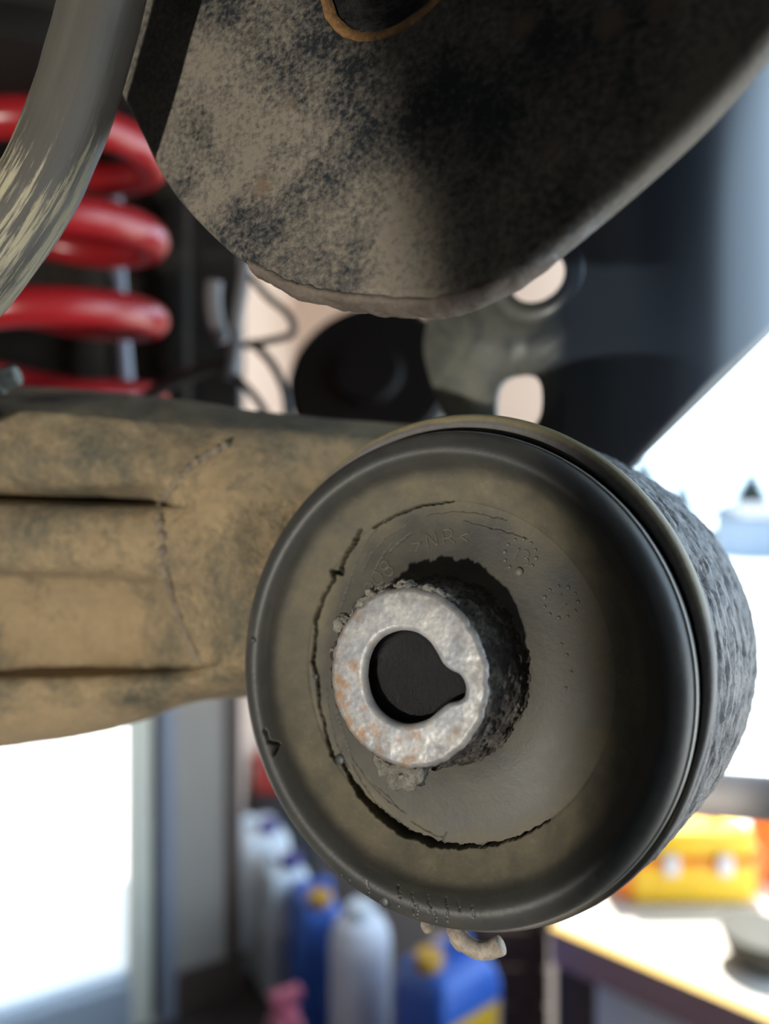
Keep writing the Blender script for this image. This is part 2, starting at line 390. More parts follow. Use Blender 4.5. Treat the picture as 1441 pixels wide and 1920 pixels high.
# left wall line: from near left to the pier; it holds a glazed door
WD = Vector((.235, .14, 0)).normalized()
def WP(px):  # point of the wall line under pixel column px
    k = (px-720.5)/F; d = (2.0+.6*.685)/(1-.6*k); return Vector((k*d, d, 0))
pA, pB = WP(-700), WP(244)
wallbox('wall_left', (WP(-700)-WD*2.2)[:2], WP(-700)[:2], 0, 3, .1, M_panel)
wallbox('wall_pier', WP(330)[:2], WP(452)[:2], .115, 3, .1, M_panel)
ob = wallbox('baseboard_left', (WP(327)+Vector((.004, -.006, 0)))[:2], (WP(452)+Vector((.004, -.006, 0)))[:2], 0, .115, .1, M_brownpost)
fl = [(-3.2, -2.9), (2.1, -2.9), (2.1, 1.0), (1.05, 2.7), (1.25, 4.1), (-.58, 4.1), (-.58, 2.2), tuple(WP(330)[:2]), tuple((WP(-700)-WD*2.2)[:2])]
nf = len(fl)
o = mk('floor', [(x, y, 0) for x, y in fl]+[(x, y, -.06) for x, y in fl], [tuple(range(nf)), tuple(reversed(range(nf, 2*nf)))]+[(i, i+nf, (i+1) % nf+nf, (i+1) % nf) for i in range(nf)], M_floor, smooth=False)
tag(o, kind='structure')
cl = [(-3.3, -3.0), (.85, -3.0), (.85, 4.15), (-.6, 4.15), (-.6, 2.3), tuple((WP(330)+Vector((0, .1, 0)))[:2]), tuple((WP(-700)-WD*2.2+Vector((0, .1, 0)))[:2])]
nf = len(cl)
o = mk('ceiling', [(x, y, 3.0) for x, y in cl]+[(x, y, 3.1) for x, y in cl], [tuple(reversed(range(nf))), tuple(range(nf, 2*nf))]+[(i, (i+1) % nf, (i+1) % nf+nf, i+nf) for i in range(nf)], M_ceil, smooth=False)
tag(o, kind='structure')
ang = math.atan2(WD.y, WD.x)
d1 = empty('door_1', pB); d1['kind'] = 'structure'; d1['label'] = 'glazed workshop door with a cream frame, daylight behind it'
def wpart(name, px0, px1, z0, z1, th, mat, off=0):
    a, b = WP(px0), WP(px1); nrm = Vector((-WD.y, WD.x, 0))
    c = (a+b)/2+nrm*off; c.z = (z0+z1)/2
    return from_bm(name, boxbm(((b-a).length, th, z1-z0), .004, Matrix.Translation(c) @ Matrix.Rotation(ang, 4, 'Z')), mat, d1)
wpart('frame', 244, 284, 0, 2.2, .07, M_cream, .03)
wpart('frame', -700, -640, 0, 2.2, .07, M_cream, .03)
wpart('frame', -640, 244, 2.1, 2.2, .07, M_cream, .03)
wpart('sill', -640, 244, 0, .13, .09, M_sill, .03)
wpart('seal', 284, 296, 0, 2.2, .06, M_darkseal, .03)
wpart('pane', -640, 244, .13, 2.1, .006, M_glass, .04)
ob = wpart('post', 296, 327, 0, 2.2, .08, M_bluegrey, .02)
ob = wallbox('trim_1', (WP(424)+Vector((.004, -.007, 0)))[:2], (WP(447)+Vector((.004, -.007, 0)))[:2], .115, 3, .02, M_brownpost)
wallbox('wall_lintel', WP(-700)[:2], WP(330)[:2], 2.2, 3, .1, M_panel)

# ------------------------------------------------------------------ bush frame
BC = Vector((.0066, .11335, CAMZ-.02443))
bn = Vector((-.49978604, -.86064824, .09746039)).normalized()
bu = Vector((.86476503, -.5021767, 0)).normalized()
bv = bn.cross(bu).normalized()
if bv.z < 0: bv = -bv
BM = Matrix(((bu.x, bv.x, bn.x, BC.x), (bu.y, bv.y, bn.y, BC.y), (bu.z, bv.z, bn.z, BC.z), (0, 0, 0, 1)))
BMi = BM.inverted()
def loc(px, py, h):    # pixel -> bush-local point on the plane at axial height h
    return BMi @ hit_plane(px, py, BC+bn*h, bn)
# rubber profile (radius, height), metres
PR = [(.0135, -.0035), (.0150, -.0046), (.0180, -.0056), (.0220, -.0062), (.0262, -.0064), (.0272, -.0060), (.0295, -.0046), (.0316, -.0030), (.0328, -.0014),
      (.0338, -.0003), (.0347, 0), (.0357, -.0002), (.0367, -.0007), (.0373, -.0014), (.0376, -.0024), (.0374, -.0036), (.0368, -.0044)]
pr_r = np.array([p[0] for p in PR]); pr_h = np.array([p[1] for p in PR])
_sp = np.array([(p.x, p.z) for p in smooth_path([Vector((r, 0, h)) for r, h in PR], 600)]); _k = int(np.argmax(_sp[:, 0] >= .0370))
def Hs(r):   # height of the visible surface at radius r
    return float(np.interp(r, _sp[:_k+1, 0], _sp[:_k+1, 1]))
def surf(px, py):
    h = -.004
    for _ in range(12):
        q = loc(px, py, h); h = Hs(math.hypot(q.x, q.y))
    return loc(px, py, h)

bush = empty('suspension_bush', BM, 'round black rubber axle bush with a cracked dusty face', 'bush')
# dense polar mesh, cracks cut in as real grooves
rows = []
tt = np.concatenate([np.linspace(.0135, .0235, 60, endpoint=False), np.linspace(.0235, .0290, 62, endpoint=False), np.linspace(.0290, .0370, 60)])
# smooth profile through the control points
def smooth_prof(n):
    pts = smooth_path([Vector((r, 0, h)) for r, h in PR], n); return np.array([(p.x, p.z) for p in pts])
sp = smooth_prof(600)
k0 = int(np.argmax(sp[:, 0] >= .0370))
hh = np.interp(tt, sp[:k0+1, 0], sp[:k0+1, 1])
prof = [(a, b) for a, b in zip(tt, hh)]+[tuple(x) for x in sp[k0+1::4]]+[(.0362, -.0052), (.0362, -.02)]
prof = np.array(prof); NR = len(prof); NT = 1200
th = np.linspace(0, 2*PI, NT, endpoint=False)
Rg, Tg = np.meshgrid(prof[:, 0], th, indexing='ij'); Hg = np.repeat(prof[:, 1][:, None], NT, 1)
nvis = len(tt)
X = Rg*np.cos(Tg); Y = Rg*np.sin(Tg)
CRK = np.zeros(X.shape)
def groove(pts, width, depth, jit=.0, soft=.5, up=0):
    """cut a groove along a polyline given in pixels; width and depth in metres (per point or constant)"""
    L = [surf(*p) for p in pts]; n = len(L)
    wd = width if hasattr(width, '__len__') else [width]*n
    # refine with jitter so that the crack is ragged
    Q = []; W = []
    for i in range(n-1):
        k = max(2, int((L[i+1]-L[i]).length/.0004))
        dirv = (L[i+1]-L[i]).normalized(); nor = Vector((-dirv.y, dirv.x, 0))
        for s in range(k):
            t = s/k; q = L[i].lerp(L[i+1], t)
            q = q+nor*(noise.noise(q*2300)*jit+noise.noise(q*900)*jit*1.4); Q.append(q)
            W.append((wd[i]*(1-t)+wd[i+1]*t)*(1+.7*noise.noise(q*1700)))
    Q.append(L[-1]); W.append(wd[-1])
    D = np.full((nvis, NT), 9.); WW = np.full((nvis, NT), 1e-6)
    Xv, Yv = X[:nvis], Y[:nvis]
    for i in range(len(Q)-1):
        ax, ay, bx, by = Q[i].x, Q[i].y, Q[i+1].x, Q[i+1].y
        r0 = min(math.hypot(ax, ay), math.hypot(bx, by))-.0015; r1 = max(math.hypot(ax, ay), math.hypot(bx, by))+.0015
        i0, i1 = np.searchsorted(tt, r0), np.searchsorted(tt, r1)
        a0 = math.atan2(ay, ax); da = .0022/max(r0, .01)+abs(((math.atan2(by, bx)-a0+PI) % (2*PI))-PI)
        j = np.arange(int(math.floor((a0-da)/(2*PI)*NT)), int(math.ceil((a0+da)/(2*PI)*NT))+1) % NT
        ix = np.ix_(np.arange(i0, i1), j)
        xs, ys = Xv[ix], Yv[ix]
        vx, vy = bx-ax, by-ay; l2 = vx*vx+vy*vy+1e-18
        t = np.clip(((xs-ax)*vx+(ys-ay)*vy)/l2, 0, 1)
        d = np.hypot(xs-ax-t*vx, ys-ay-t*vy)/max(W[i], 3e-5)
        D[ix] = np.minimum(D[ix], d)
    e = np.clip((1+soft-D)/soft, 0, 1); e = e*e*(3-2*e)
    Hg[:nvis] -= depth*e
    CRK[:nvis] = np.maximum(CRK[:nvis], e*min(1, depth/.0004))
main1 = [(851, 940), (785, 949), (743, 966), (700, 990)]
main2 = [(677, 995), (665, 1017), (652, 1036), (641, 1058), (640, 1074), (622, 1071), (625, 1087), (608, 1117), (599, 1139), (592, 1165), (590, 1201), (586, 1245), (595, 1270), (597, 1314), (610, 1372), (621, 1416), (643, 1435), (665, 1475), (695, 1512), (732, 1542), (761, 1564), (790, 1573), (823, 1586), (864, 1588), (908, 1586), (956, 1576), (994, 1559), (1031, 1537)]
groove(main1, [.00008, .00012, .00012, .00012], .0010, .0001)
w2 = np.interp(np.arange(len(main2)), [0, 4, 8, 15, 17, 19, 21, 23, 25, 27], [.00022, .00030, .00026, .00022, .00030, .00042, .00036, .00020, .00012, .00006])
groove(main2, list(w2), .0035, .00016)
fine = [[(720, 975), (690, 1010), (672, 1045), (655, 1090), (640, 1140)], [(760, 985), (720, 1010), (695, 1040), (680, 1075)], [(800, 965), (850, 958), (900, 962), (950, 975)],
        [(612, 1290), (618, 1340), (630, 1390), (640, 1420), (655, 1440)], [(655, 1425), (680, 1470), (705, 1505), (740, 1535), (770, 1555)], [(630, 1330), (645, 1380), (662, 1425), (690, 1465), (725, 1500), (760, 1525)],
        [(700, 1470), (730, 1495), (745, 1515)], [(770, 1540), (800, 1560), (830, 1570)], [(640, 1400), (636, 1425), (645, 1440)], [(820, 1586), (832, 1568), (836, 1560)],
        [(735, 1020), (712, 1050), (700, 1075)], [(770, 1000), (745, 1020), (730, 1035)], [(870, 975), (905, 985), (960, 1000), (990, 1010)],
        [(515, 1362), (522, 1385), (535, 1395), (532, 1410)]]
for fpts in fine: groove(fpts, .00004, .00028, .00014)
groove([(512, 1365), (520, 1385), (534, 1393), (531, 1410)], .00014, .0011, .0001)
for px, y0, y1 in ((640, 1640, 1660), (655, 1645, 1675), (688, 1650, 1685), (745, 1660, 1700), (772, 1672, 1715), (780, 1695, 1722), (802, 1680, 1718), (815, 1710, 1730), (835, 1685, 1728), (858, 1688, 1708), (884, 1698, 1720)):
    groove([(px, y0), (px+4, (y0+y1)/2), (px+3, y1)], .00004, .0004, .00015)
co = np.stack([X, Y, Hg], -1).reshape(-1, 3)
me = bpy.data.meshes.new('rubber_body')
ii, jj = np.meshgrid(np.arange(NR-1), np.arange(NT), indexing='ij')
quads = np.stack([ii*NT+jj, (ii+1)*NT+jj, (ii+1)*NT+(jj+1) % NT, ii*NT+(jj+1) % NT], -1).reshape(-1, 4)
me.vertices.add(len(co)); me.vertices.foreach_set('co', co.ravel().astype(np.float32))
me.loops.add(quads.size); me.loops.foreach_set('vertex_index', quads.ravel().astype(np.int32))
me.polygons.add(len(quads)); me.polygons.foreach_set('loop_start', np.arange(0, quads.size, 4, dtype=np.int32))
me.update(calc_edges=True)
at = me.attributes.new('crack', 'FLOAT', 'POINT'); at.data.foreach_set('value', CRK.ravel().astype(np.float32))
link('rubber_body', me, M_rubber, bush, world=False)
# round moulding pips and pits on the lip and beside the crack
def dome(name, px, py, r, hgt, mat):
    q = surf(px, py); V, Fc = lathe_data([(r, -.0002), (r*.95, hgt*.4), (r*.7, hgt*.8), (r*.35, hgt), (1e-7, hgt*1.02)], 14, Matrix.Translation(q))
    return mk(name, V, Fc, mat, bush, world=False)
M_pip = plain('dark_rubber_pip', (.035, .036, .038), .5)
for px, py, r in ((474, 1200, .0006), (721, 1690, .0009), (592, 1268, .0006), (637, 1424, .0010)):
    dome('moulding_pip', px, py, r, .0003, M_pip)
# moulded lettering: strokes lying on the rubber
def stroke(name, lines, rad=.00013):
    V = []; Fc = []
    for ln in lines:
        q = [surf(*p) for p in ln]
        if len(q) > 2 or (q[-1]-q[0]).length > .001:
            q = smooth_path(q, 6*(len(q)-1)) if len(q) > 2 else [q[0].lerp(q[1], i/6) for i in range(7)]
            q = [Vector((a.x, a.y, Hs(math.hypot(a.x, a.y))+.00005)) for a in q]
        v, f = tube_data(q, rad, 8)
        Fc += [tuple(i+len(V) for i in t) for t in f]; V += v
    return mk(name, V, Fc, M_mould, bush, world=False)
def circ_px(cx, cy, rx, ry, rot=0, n=14):
    out = []
    for i in range(n+1):
        a = 2*PI*i/n; x, y = rx*math.cos(a), ry*math.sin(a)
        out.append((cx+x*math.cos(rot)-y*math.sin(rot), cy+x*math.sin(rot)+y*math.cos(rot)))
    return out
stroke('moulded_letter', [[(771, 1019), (789, 1017.01)], [(789, 1017), (779, 1034)]])                            # >
stroke('moulded_letter', [[(803, 1026), (799, 1001)], [(799, 1001), (820, 1023)], [(820, 1023), (816, 998)]])      # N
stroke('moulded_letter', [[(833, 1021), (829, 996)], [(829, 995), (840, 992), (847, 996), (847, 1003), (841, 1008), (832, 1009)], [(840, 1008), (853, 1018)]])  # R
stroke('moulded_letter', [[(879, 999), (863, 1005)], [(863, 1005), (878, 1015)]])                                 # <
stroke('moulded_letter', [circ_px(721, 1060, 7, 7.5), circ_px(729, 1071, 8, 8)])                                  # 8
stroke('moulded_letter', [circ_px(708, 1084, 9, 12, -.5)])                                                        # 0
stroke('moulded_letter', [circ_px(693, 1102, 8, 10, -.5)])                                                        # 0
# date clock: 13 in a ring of dots
stroke('moulded_letter', [[(963, 1048), (974, 1028)]]); stroke('moulded_letter', [[(978, 1036), (984, 1032), (991, 1037), (988, 1045), (983, 1046), (990, 1050), (989, 1058), (980, 1060)]])
for i in range(12):
    a = 2*PI*i/12+.2
    if i == 2: continue
    dome('moulded_dot', 975+30*math.cos(a), 1041+30*math.sin(a), .00028 if i % 3 else .00036, .00022, M_mould)
dome('moulded_dot', 973, 1072, .00072, .0004, M_mould)
stroke('moulded_letter', [[(1037, 1128), (1053, 1114)]], .0001); stroke('moulded_letter', [[(1050, 1144), (1062, 1132)]], .0001)
for i in range(11):
    a = 2*PI*i/11
    dome('moulded_dot', 1051+32*math.cos(a), 1129+30*math.sin(a), .00026 if i % 3 else .00034, .0002, M_mould)
for px, py in ((1052, 1208), (1062, 1228), (1070, 1260), (1060, 1290)): dome('moulded_dot', px, py, .00026, .00018, M_mould)
# thin steel edge of the bush shell, round the lip
V, Fc = lathe_data([(.0374, -.0034), (.0378, -.0031), (.0380, -.0035), (.0380, -.0070), (.0374, -.0072)], 256)
o = mk('steel_shell', V, Fc[:-2], M_rimsteel, bush, world=False)

# ------------------------------------------------------------------ inner sleeve (boss) with keyhole bore
FH = .0073
hole_px = [(683, 1270), (686, 1240), (697, 1212), (716, 1193), (745, 1183), (775, 1187), (800, 1203), (815, 1225), (826, 1245), (840, 1257), (858, 1266), (868, 1284), (867, 1304), (856, 1314), (836, 1319), (818, 1332), (795, 1350), (762, 1358), (732, 1351), (706, 1331), (690, 1303)]
hp = [loc(x, y, FH) for x, y in hole_px]
hpath = smooth_path(hp+[hp[0]], len(hp)*5)[:-1]
NA = len(hpath)
hc = sum(hp, Vector())/len(hp)
# boss outer ring, same angular count, polar from the bush axis
fc = loc(757, 1268, FH)
NB = 420
def ang_hole(a):   # resample bore outline by angle about hc
    return a
hang = np.array([math.atan2(p.y-hc.y, p.x-hc.x) for p in hpath]); hrad = np.array([math.hypot(p.x-hc.x, p.y-hc.y) for p in hpath])
orde = np.argsort(hang); ha = hang[orde]; hr = hrad[orde]
ha3 = np.r_[ha-2*PI, ha, ha+2*PI]; hr3 = np.r_[hr, hr, hr]
A = np.linspace(-PI, PI, NB, endpoint=False)
HR = np.interp(A, ha3, hr3)
def bore_ring(off, h): return [Vector((hc.x+(HR[i]+off)*math.cos(A[i]), hc.y+(HR[i]+off)*math.sin(A[i]), h)) for i in range(NB)]
def out_ring(r, h): return [Vector((fc.x+rr*math.cos(a), fc.y+rr*math.sin(a), h)) for a in A for rr in [r+.00022*noise.fractal(Vector((math.cos(a), math.sin(a), .3))*7, .8, 2, 4)]]
RO = .0129
rings = [bore_ring(.0, FH-.0012), bore_ring(.0002, FH-.0004), bore_ring(.0006, FH-.0001)]
a0 = bore_ring(.0009, FH); a1 = out_ring(RO-.0007, FH)
for s in np.linspace(0, 1, 26):
    rings.append([p.lerp(q, float(s)) for p, q in zip(a0, a1)])
for k in range(3, len(rings)):
    for p in rings[k]:
        q = p*1.0
        p.z += .00004*noise.noise(q*1400)+.00006*noise.noise(q*300)
rings.append(out_ring(RO-.0002, FH-.0003)); rings.append(out_ring(RO, FH-.0008))
V = [p for r in rings for p in r]
sleeve_face = mk('inner_sleeve', V, [tuple(reversed(f)) for f in grid_faces(len(rings), NB, wrap_j=True)], M_face, bush, world=False)
# bore wall and oily floor
rings = [bore_ring(.0, FH-.0011), bore_ring(0, FH-.0022), bore_ring(0, FH-.0033), bore_ring(-.0010, FH-.0036), bore_ring(-.0030, FH-.0037)]
V = [p for r in rings for p in r]; n0 = len(V); V.append(Vector((hc.x, hc.y, FH-.0037)))
Fc = [f for f in grid_faces(len(rings), NB, wrap_j=True)]
Fc += [((len(rings)-1)*NB+i, (len(rings)-1)*NB+(i+1) % NB, n0) for i in range(NB)]
mk('bore', V, Fc, M_bore, bush, world=False)
# crusted flank of the boss, real lumps
NS = 70; V = []
for k in range(NS):
    t = k/(NS-1); h = FH-.0006-(FH+.0045)*t
    r = RO-.0002+.0022*t**1.3
    for i in range(NB):
        a = A[i]; px, py = fc.x*(1-t)+r*math.cos(a), fc.y*(1-t)+r*math.sin(a)
        q = Vector((px, py, h))
        nn = noise.fractal(q*420, .9, 2.0, 5)
        cr = .00045*nn+.0003*noise.noise(q*1500)
        # thick crust along the upper left edge and at the rim
        up = max(0, math.cos(a-math.radians(118)))**1.2+.8*max(0, math.cos(a-math.radians(170)))**3
        if t < .35: cr += up*.0011*max(0, noise.noise(q*700)+.35)*(1-t/.35)**.3
        # caked lug at the bottom
        lug = max(0, 1-abs(a-math.radians(-96))/.30)
        cr += lug**1.0*.0024*max(0, min(1, (t-.0)*8))*(1-.6*t)
        e = 1 if 0 < k < NS-1 else .3
        rr = r+cr*e
        V.append(Vector((fc.x*(1-t)+rr*math.cos(a), fc.y*(1-t)+rr*math.sin(a), h+.0002*noise.noise(q*800)*e)))
mk('crusted_flank', V, grid_faces(NS, NB, wrap_j=True), M_crust, bush, world=False)
# loose crumbs of crust clinging to the rim
def crumb(px, py, h, r, mat=None):
    q = loc(px, py, h); bm = bmesh.new(); bmesh.ops.create_icosphere(bm, subdivisions=3, radius=r)
    for v in bm.verts:
        v.co = q+v.co*(1+.75*noise.noise((v.co+q)*700)+.40*noise.noise((v.co+q)*2200)+.2*noise.noise((v.co+q)*5000))
    return from_bm('crust_crumb', bm, mat or M_crustlight, bush, world=False, smooth=True)
M_crustlight = dusty('pale_crust', (.22, .20, .17), (.44, .41, .36), .5, .15, 400, 1800, (.85, .95), bump=1, bd=.0005)
for px, py, r in ((630, 1170, .0011), (640, 1158, .0009), (650, 1150, .0006), (622, 1218, .0010), (627, 1205, .0006), (630, 1235, .0007)):
    crumb(px+10, py+3, FH-.0014, r)
for k in range(26):      # ragged crust along the top edge
    t = k/25; a = math.radians(138-80*t)
    q = Vector((fc.x+(RO-.0001)*math.cos(a), fc.y+(RO-.0001)*math.sin(a), FH-.0012-.0008*random.random()))
    wq = BM @ q-CAM; crumb(720.5+F*wq.x/wq.y, 960-F*wq.z/wq.y, q.z, random.uniform(.0006, .0016)*(1-.35*t))
for px, py, r in ((738, 1430, .0022), (758, 1444, .0026), (778, 1438, .0022), (748, 1452, .0018), (766, 1458, .0016)):
    crumb(px, py, FH-.0035, r)

# ------------------------------------------------------------------ axle beam with the sleeve that holds the bush
axle = empty('rear_axle_beam', P(250, 1000, .16), 'rusty brown axle beam welded to the sleeve around the rubber bush', 'axle')
# sleeve: rough cylinder round the bush
prof = [(.0384, -.0078), (.0392, -.0072), (.0398, -.0078), (.0400, -.010), (.0404, -.014), (.0408, -.022), (.0413, -.032), (.0418, -.042), (.0420, -.052), (.0418, -.060), (.0410, -.066), (.0395, -.069), (.030, -.070), (.001, -.070)]
pp = np.array([(p.x, p.z) for p in smooth_path([Vector((r, 0, h)) for r, h in prof], 150)])
NS2 = 620; V = []; PIT = []
for r, h in pp:
    for k in range(NS2):
        a = -PI+2*PI*k/NS2
        amp = min(1, max(0, (-h-.0085)/.0025)) if r > .036 else 0
        qq = Vector((a*.040*.32, h*1.25, 0))
        f = noise.fractal(qq*420, .75, 2.1, 5)
        g = noise.fractal(qq*520+Vector((5, 2, 1)), .8, 2.0, 4)
        pit = min(1, max(0, (g-.16)*3.2))
        rr = r+amp*(.00042*f-.00060*pit)
        PIT.append(amp*pit)
        V.append(BM @ Vector((rr*math.cos(a)-.0002, rr*math.sin(a)+.0010, h)))
Fc = grid_faces(len(pp), NS2, wrap_j=True)
nring = sum(1 for r, h in pp if h > -.0088 and r > .038)
sl = mk('bush_sleeve', V, Fc, M_sleeve, axle)
at = sl.data.attributes.new('pit', 'FLOAT', 'POINT'); at.data.foreach_set('value', PIT)
# rolled front edge of the sleeve
V, Fc = lathe_data([(.0378, -.0085), (.0381, -.0056), (.0384, -.0050), (.0389, -.0052), (.0391, -.0062), (.0391, -.0092)], 256)
V = [BM @ Vector((v.x*(1+k_), v.y*(1+k_), v.z)) for v in V for k_ in [.058*max(0, math.sin(math.atan2(v.y, v.x)+.25))*(math.hypot(v.x, v.y)-.0378)/.0013]]
mk('sleeve_edge', V, Fc[:-2], M_sleeverim, axle)
# beam: lofted from stations; rows run from the top back edge to the bottom edge
ST = {  # px : [(py, depth)...]
 -1000: [(676, .270), (690, .246), (722, .216), (745, .209), (840, .202), (898, .205), (914, .222), (932, .205), (998, .200), (1060, .202), (1090, .208), (1160, .215), (1250, .211), (1290, .205), (1365, .211), (1450, .228), (1456, .258)],
 -320: [(700, .225), (712, .205), (745, .180), (765, .174), (850, .168), (905, .171), (922, .186), (938, .171), (1000, .167), (1062, .168), (1090, .173), (1160, .179), (1250, .176), (1285, .171), (1350, .176), (1425, .190), (1430, .215)],
 0: [(722, .205), (728, .188), (762, .166), (782, .161), (855, .157), (912, .160), (932, .174), (946, .160), (1002, .156), (1064, .157), (1090, .166), (1160, .174), (1250, .171), (1278, .160), (1332, .164), (1395, .176), (1400, .200)],
 150: [(730, .195), (737, .180), (770, .161), (790, .156), (858, .153), (915, .156), (938, .169), (950, .156), (1005, .152), (1066, .153), (1092, .162), (1160, .169), (1248, .167), (1274, .156), (1322, .160), (1376, .171), (1380, .195)],
 270: [(742, .188), (749, .175), (782, .158), (800, .153), (855, .150), (905, .152), (942, .162), (952, .153), (1005, .149), (1070, .150), (1100, .157), (1160, .164), (1242, .163), (1268, .153), (1302, .156), (1346, .166), (1350, .190)],
 360: [(752, .182), (758, .171), (790, .156), (808, .151), (852, .1465), (900, .1455), (942, .146), (960, .1455), (1010, .145), (1080, .146), (1112, .148), (1170, .153), (1240, .156), (1260, .149), (1282, .152), (1312, .160), (1318, .182)],
 450: [(766, .178), (772, .168), (796, .155), (812, .149), (850, .1445), (900, .142), (945, .141), (970, .1405), (1020, .140), (1085, .140), (1120, .141), (1170, .142), (1225, .143), (1245, .144), (1268, .148), (1300, .156), (1308, .178)],
 600: [(783, .176), (788, .166), (804, .156), (818, .151), (860, .148), (910, .147), (950, .146), (980, .146), (1030, .146), (1090, .146), (1130, .146), (1170, .146), (1215, .147), (1235, .148), (1258, .152), (1290, .160), (1298, .178)],
 770: [(796, .182), (800, .172), (815, .162), (830, .158), (870, .156), (915, .156), (955, .156), (985, .156), (1035, .156), (1092, .156), (1132, .156), (1170, .156), (1210, .157), (1230, .158), (1250, .160), (1280, .166), (1290, .182)],
}
xs = sorted(ST); arr = np.array([ST[x] for x in xs], float); arr[:6, 13, 1] += .0035     # stations x rows x 2
def cr(ts, vals, t):
    i = int(np.clip(np.searchsorted(ts, t)-1, 0, len(ts)-2)); u_ = (t-ts[i])/(ts[i+1]-ts[i])
    def tg(k):
        a, b = max(k-1, 0), min(k+1, len(ts)-1); return (vals[b]-vals[a])/(ts[b]-ts[a])
    h = ts[i+1]-ts[i]; p0, p1, m0, m1 = vals[i], vals[i+1], tg(i)*h, tg(i+1)*h
    return (2*u_**3-3*u_**2+1)*p0+(u_**3-2*u_**2+u_)*m0+(-2*u_**3+3*u_**2)*p1+(u_**3-u_**2)*m1
NX = 260; V = []; rowsN = None
for x in np.linspace(-1000, 770, NX):
    row = np.array([cr(xs, arr[:, k], x) for k in range(arr.shape[1])])
    kt = list(range(len(row))); line = []
    for t in np.linspace(0, len(row)-1, 110):
        v = cr(kt, row, t); p = P(x, v[0], v[1]); line.append(p)
    cen = sum(line, Vector())/len(line)
    back = P(x, 960, .24 if x < 100 else .21)
    # rounded back
    for s in np.linspace(0, 1, 14)[1:-1]:
        q = line[109].lerp(line[0], float(s)); q.y += .018*math.sin(PI*s); line.append(q)
    for p in line:
        p.y += .0009*noise.fractal(p*110, .8, 2, 4)
    V += line; rowsN = len(line)
Fc = grid_faces(NX, rowsN, wrap_j=True)
Fc = [tuple(reversed(f)) for f in Fc]
Fc.append(tuple(range(rowsN))); Fc.append(tuple(reversed([(NX-1)*rowsN+k for k in range(rowsN)])))
mk('beam_body', V, Fc, M_beam, axle)
def beam_point(px, py):
    row = np.array([cr(xs, arr[:, k], px) for k in range(arr.shape[1])]); kt = list(range(len(row)))
    f = np.array([cr(kt, row, t) for t in np.linspace(1, len(row)-2, 200)])
    return P(px, py, float(f[np.argmin(np.abs(f[:, 0]-py)), 1]))
def weld(pts, r):
    path = smooth_path([Vector((*p, 0)) for p in pts], 70)
    path = [beam_point(p.x, p.y)+Vector((0, .0005, 0)) for p in path]
    for _ in range(3): path = [path[0]]+[(path[i-1]+path[i]*2+path[i+1])/4 for i in range(1, len(path)-1)]+[path[-1]]
    n = len(path)
    rad = [r*(.75+.18*math.sin(i*.9)+.12*random.random())*min(1, .3+min(i, n-1-i)*.2) for i in range(n)]
    tube('weld_bead', path, rad, M_weld, axle, seg=14, rough=.35, rs=400)
weld([(300, 965), (305, 1000), (308, 1055), (320, 1100), (346, 1180), (378, 1248)], .0015)
weld([(298, 950), (330, 905), (375, 862), (430, 832)], .0012)
# caked bolt head on top of the beam at the left
bt = lathe('bolt', [(.0001, .004), (.0022, .004), (.0026, .0035), (.0026, 0), (.0034, 0), (.0034, -.002)], M_bolt, axle, seg=6, M=Matrix.Translation(P(2, 712, .168)) @ Matrix.Rotation(math.radians(75), 4, 'Y'))
# bent wire stub under the sleeve
hk = smooth_path([P(852, 1738, .1185), P(858, 1752, .1175), (P(872, 1768, .1165)), P(895, 1781, .116), P(920, 1780, .1155), P(940, 1772, .115)], 36)
tube('wire_stub', hk, [.0014]*len(hk), M_hook, axle, seg=20, rough=.06, rs=900)
bm = bmesh.new(); bmesh.ops.create_icosphere(bm, subdivisions=3, radius=.0016)
for v in bm.verts: v.co = P(862, 1762, .1185)+v.co*(1+.3*noise.noise(v.co*700))
from_bm('mud_lump', bm, M_hook, axle, smooth=True)
bm = bmesh.new(); bmesh.ops.create_icosphere(bm, subdivisions=3, radius=.0011)
for v in bm.verts: v.co = P(800, 1736, .1195)+v.co*(1+.3*noise.noise(v.co*700))
from_bm('mud_lump', bm, M_hook, axle, smooth=True)

# ------------------------------------------------------------------ front mounting plate
PO = CAM+ray(700, 300)*(-.083/bn.dot(ray(700, 300)))
PM = Matrix(((bu.x, bv.x, bn.x, PO.x), (bu.y, bv.y, bn.y, PO.y), (bu.z, bv.z, bn.z, PO.z), (0, 0, 0, 1)))
PMi = PM.inverted()
def pl(px, py):
    q = PMi @ hit_plane(px, py, PO, bn); return (q.x, q.y)
plate = empty('mounting_plate', PM, 'big rounded black steel mounting plate, dusty all over, above the bush', 'plate')
edge_px = [(120, -60), (230, 188), (262, 252), (290, 310), (330, 372), (400, 447), (455, 490), (540, 530), (620, 548), (720, 560), (800, 562), (860, 553), (930, 527), (1000, 488), (1100, 408), (1200, 322), (1300, 230), (1380, 145), (1441, 72), (1540, -70)]
e3 = [Vector((*pl(*p), 0)) for p in edge_px]
curve = e3[:4]+smooth_path(e3[3:], 130)[1:]
outer = [(p.x, p.y) for p in curve]+[pl(1620, -420), pl(1640, -1500), pl(350, -1500), pl(60, -400)]
hcx, hcy = pl(738, -90); HRr = .0116
hole = [(hcx+HRr*math.cos(2*PI*i/64), hcy+HRr*math.sin(2*PI*i/64)) for i in range(64)]
outline_plate('plate_sheet', outer, [hole], .0046, .0013, PM, M_plate, plate)
HM = PM @ Matrix.Translation((hcx, hcy, 0))
V, Fc = lathe_data([(HRr-.0006, -.0006), (HRr-.0002, .0001), (HRr+.0004, .0004), (HRr+.0010, .0003), (HRr+.0012, -.0002)], 96, HM)
V = [v+bn*.0002*noise.noise(v*1500)+bu*.0003*noise.noise(v*700) for v in V]
mk('rusty_rim', V, Fc[:-2], M_rustring, plate)
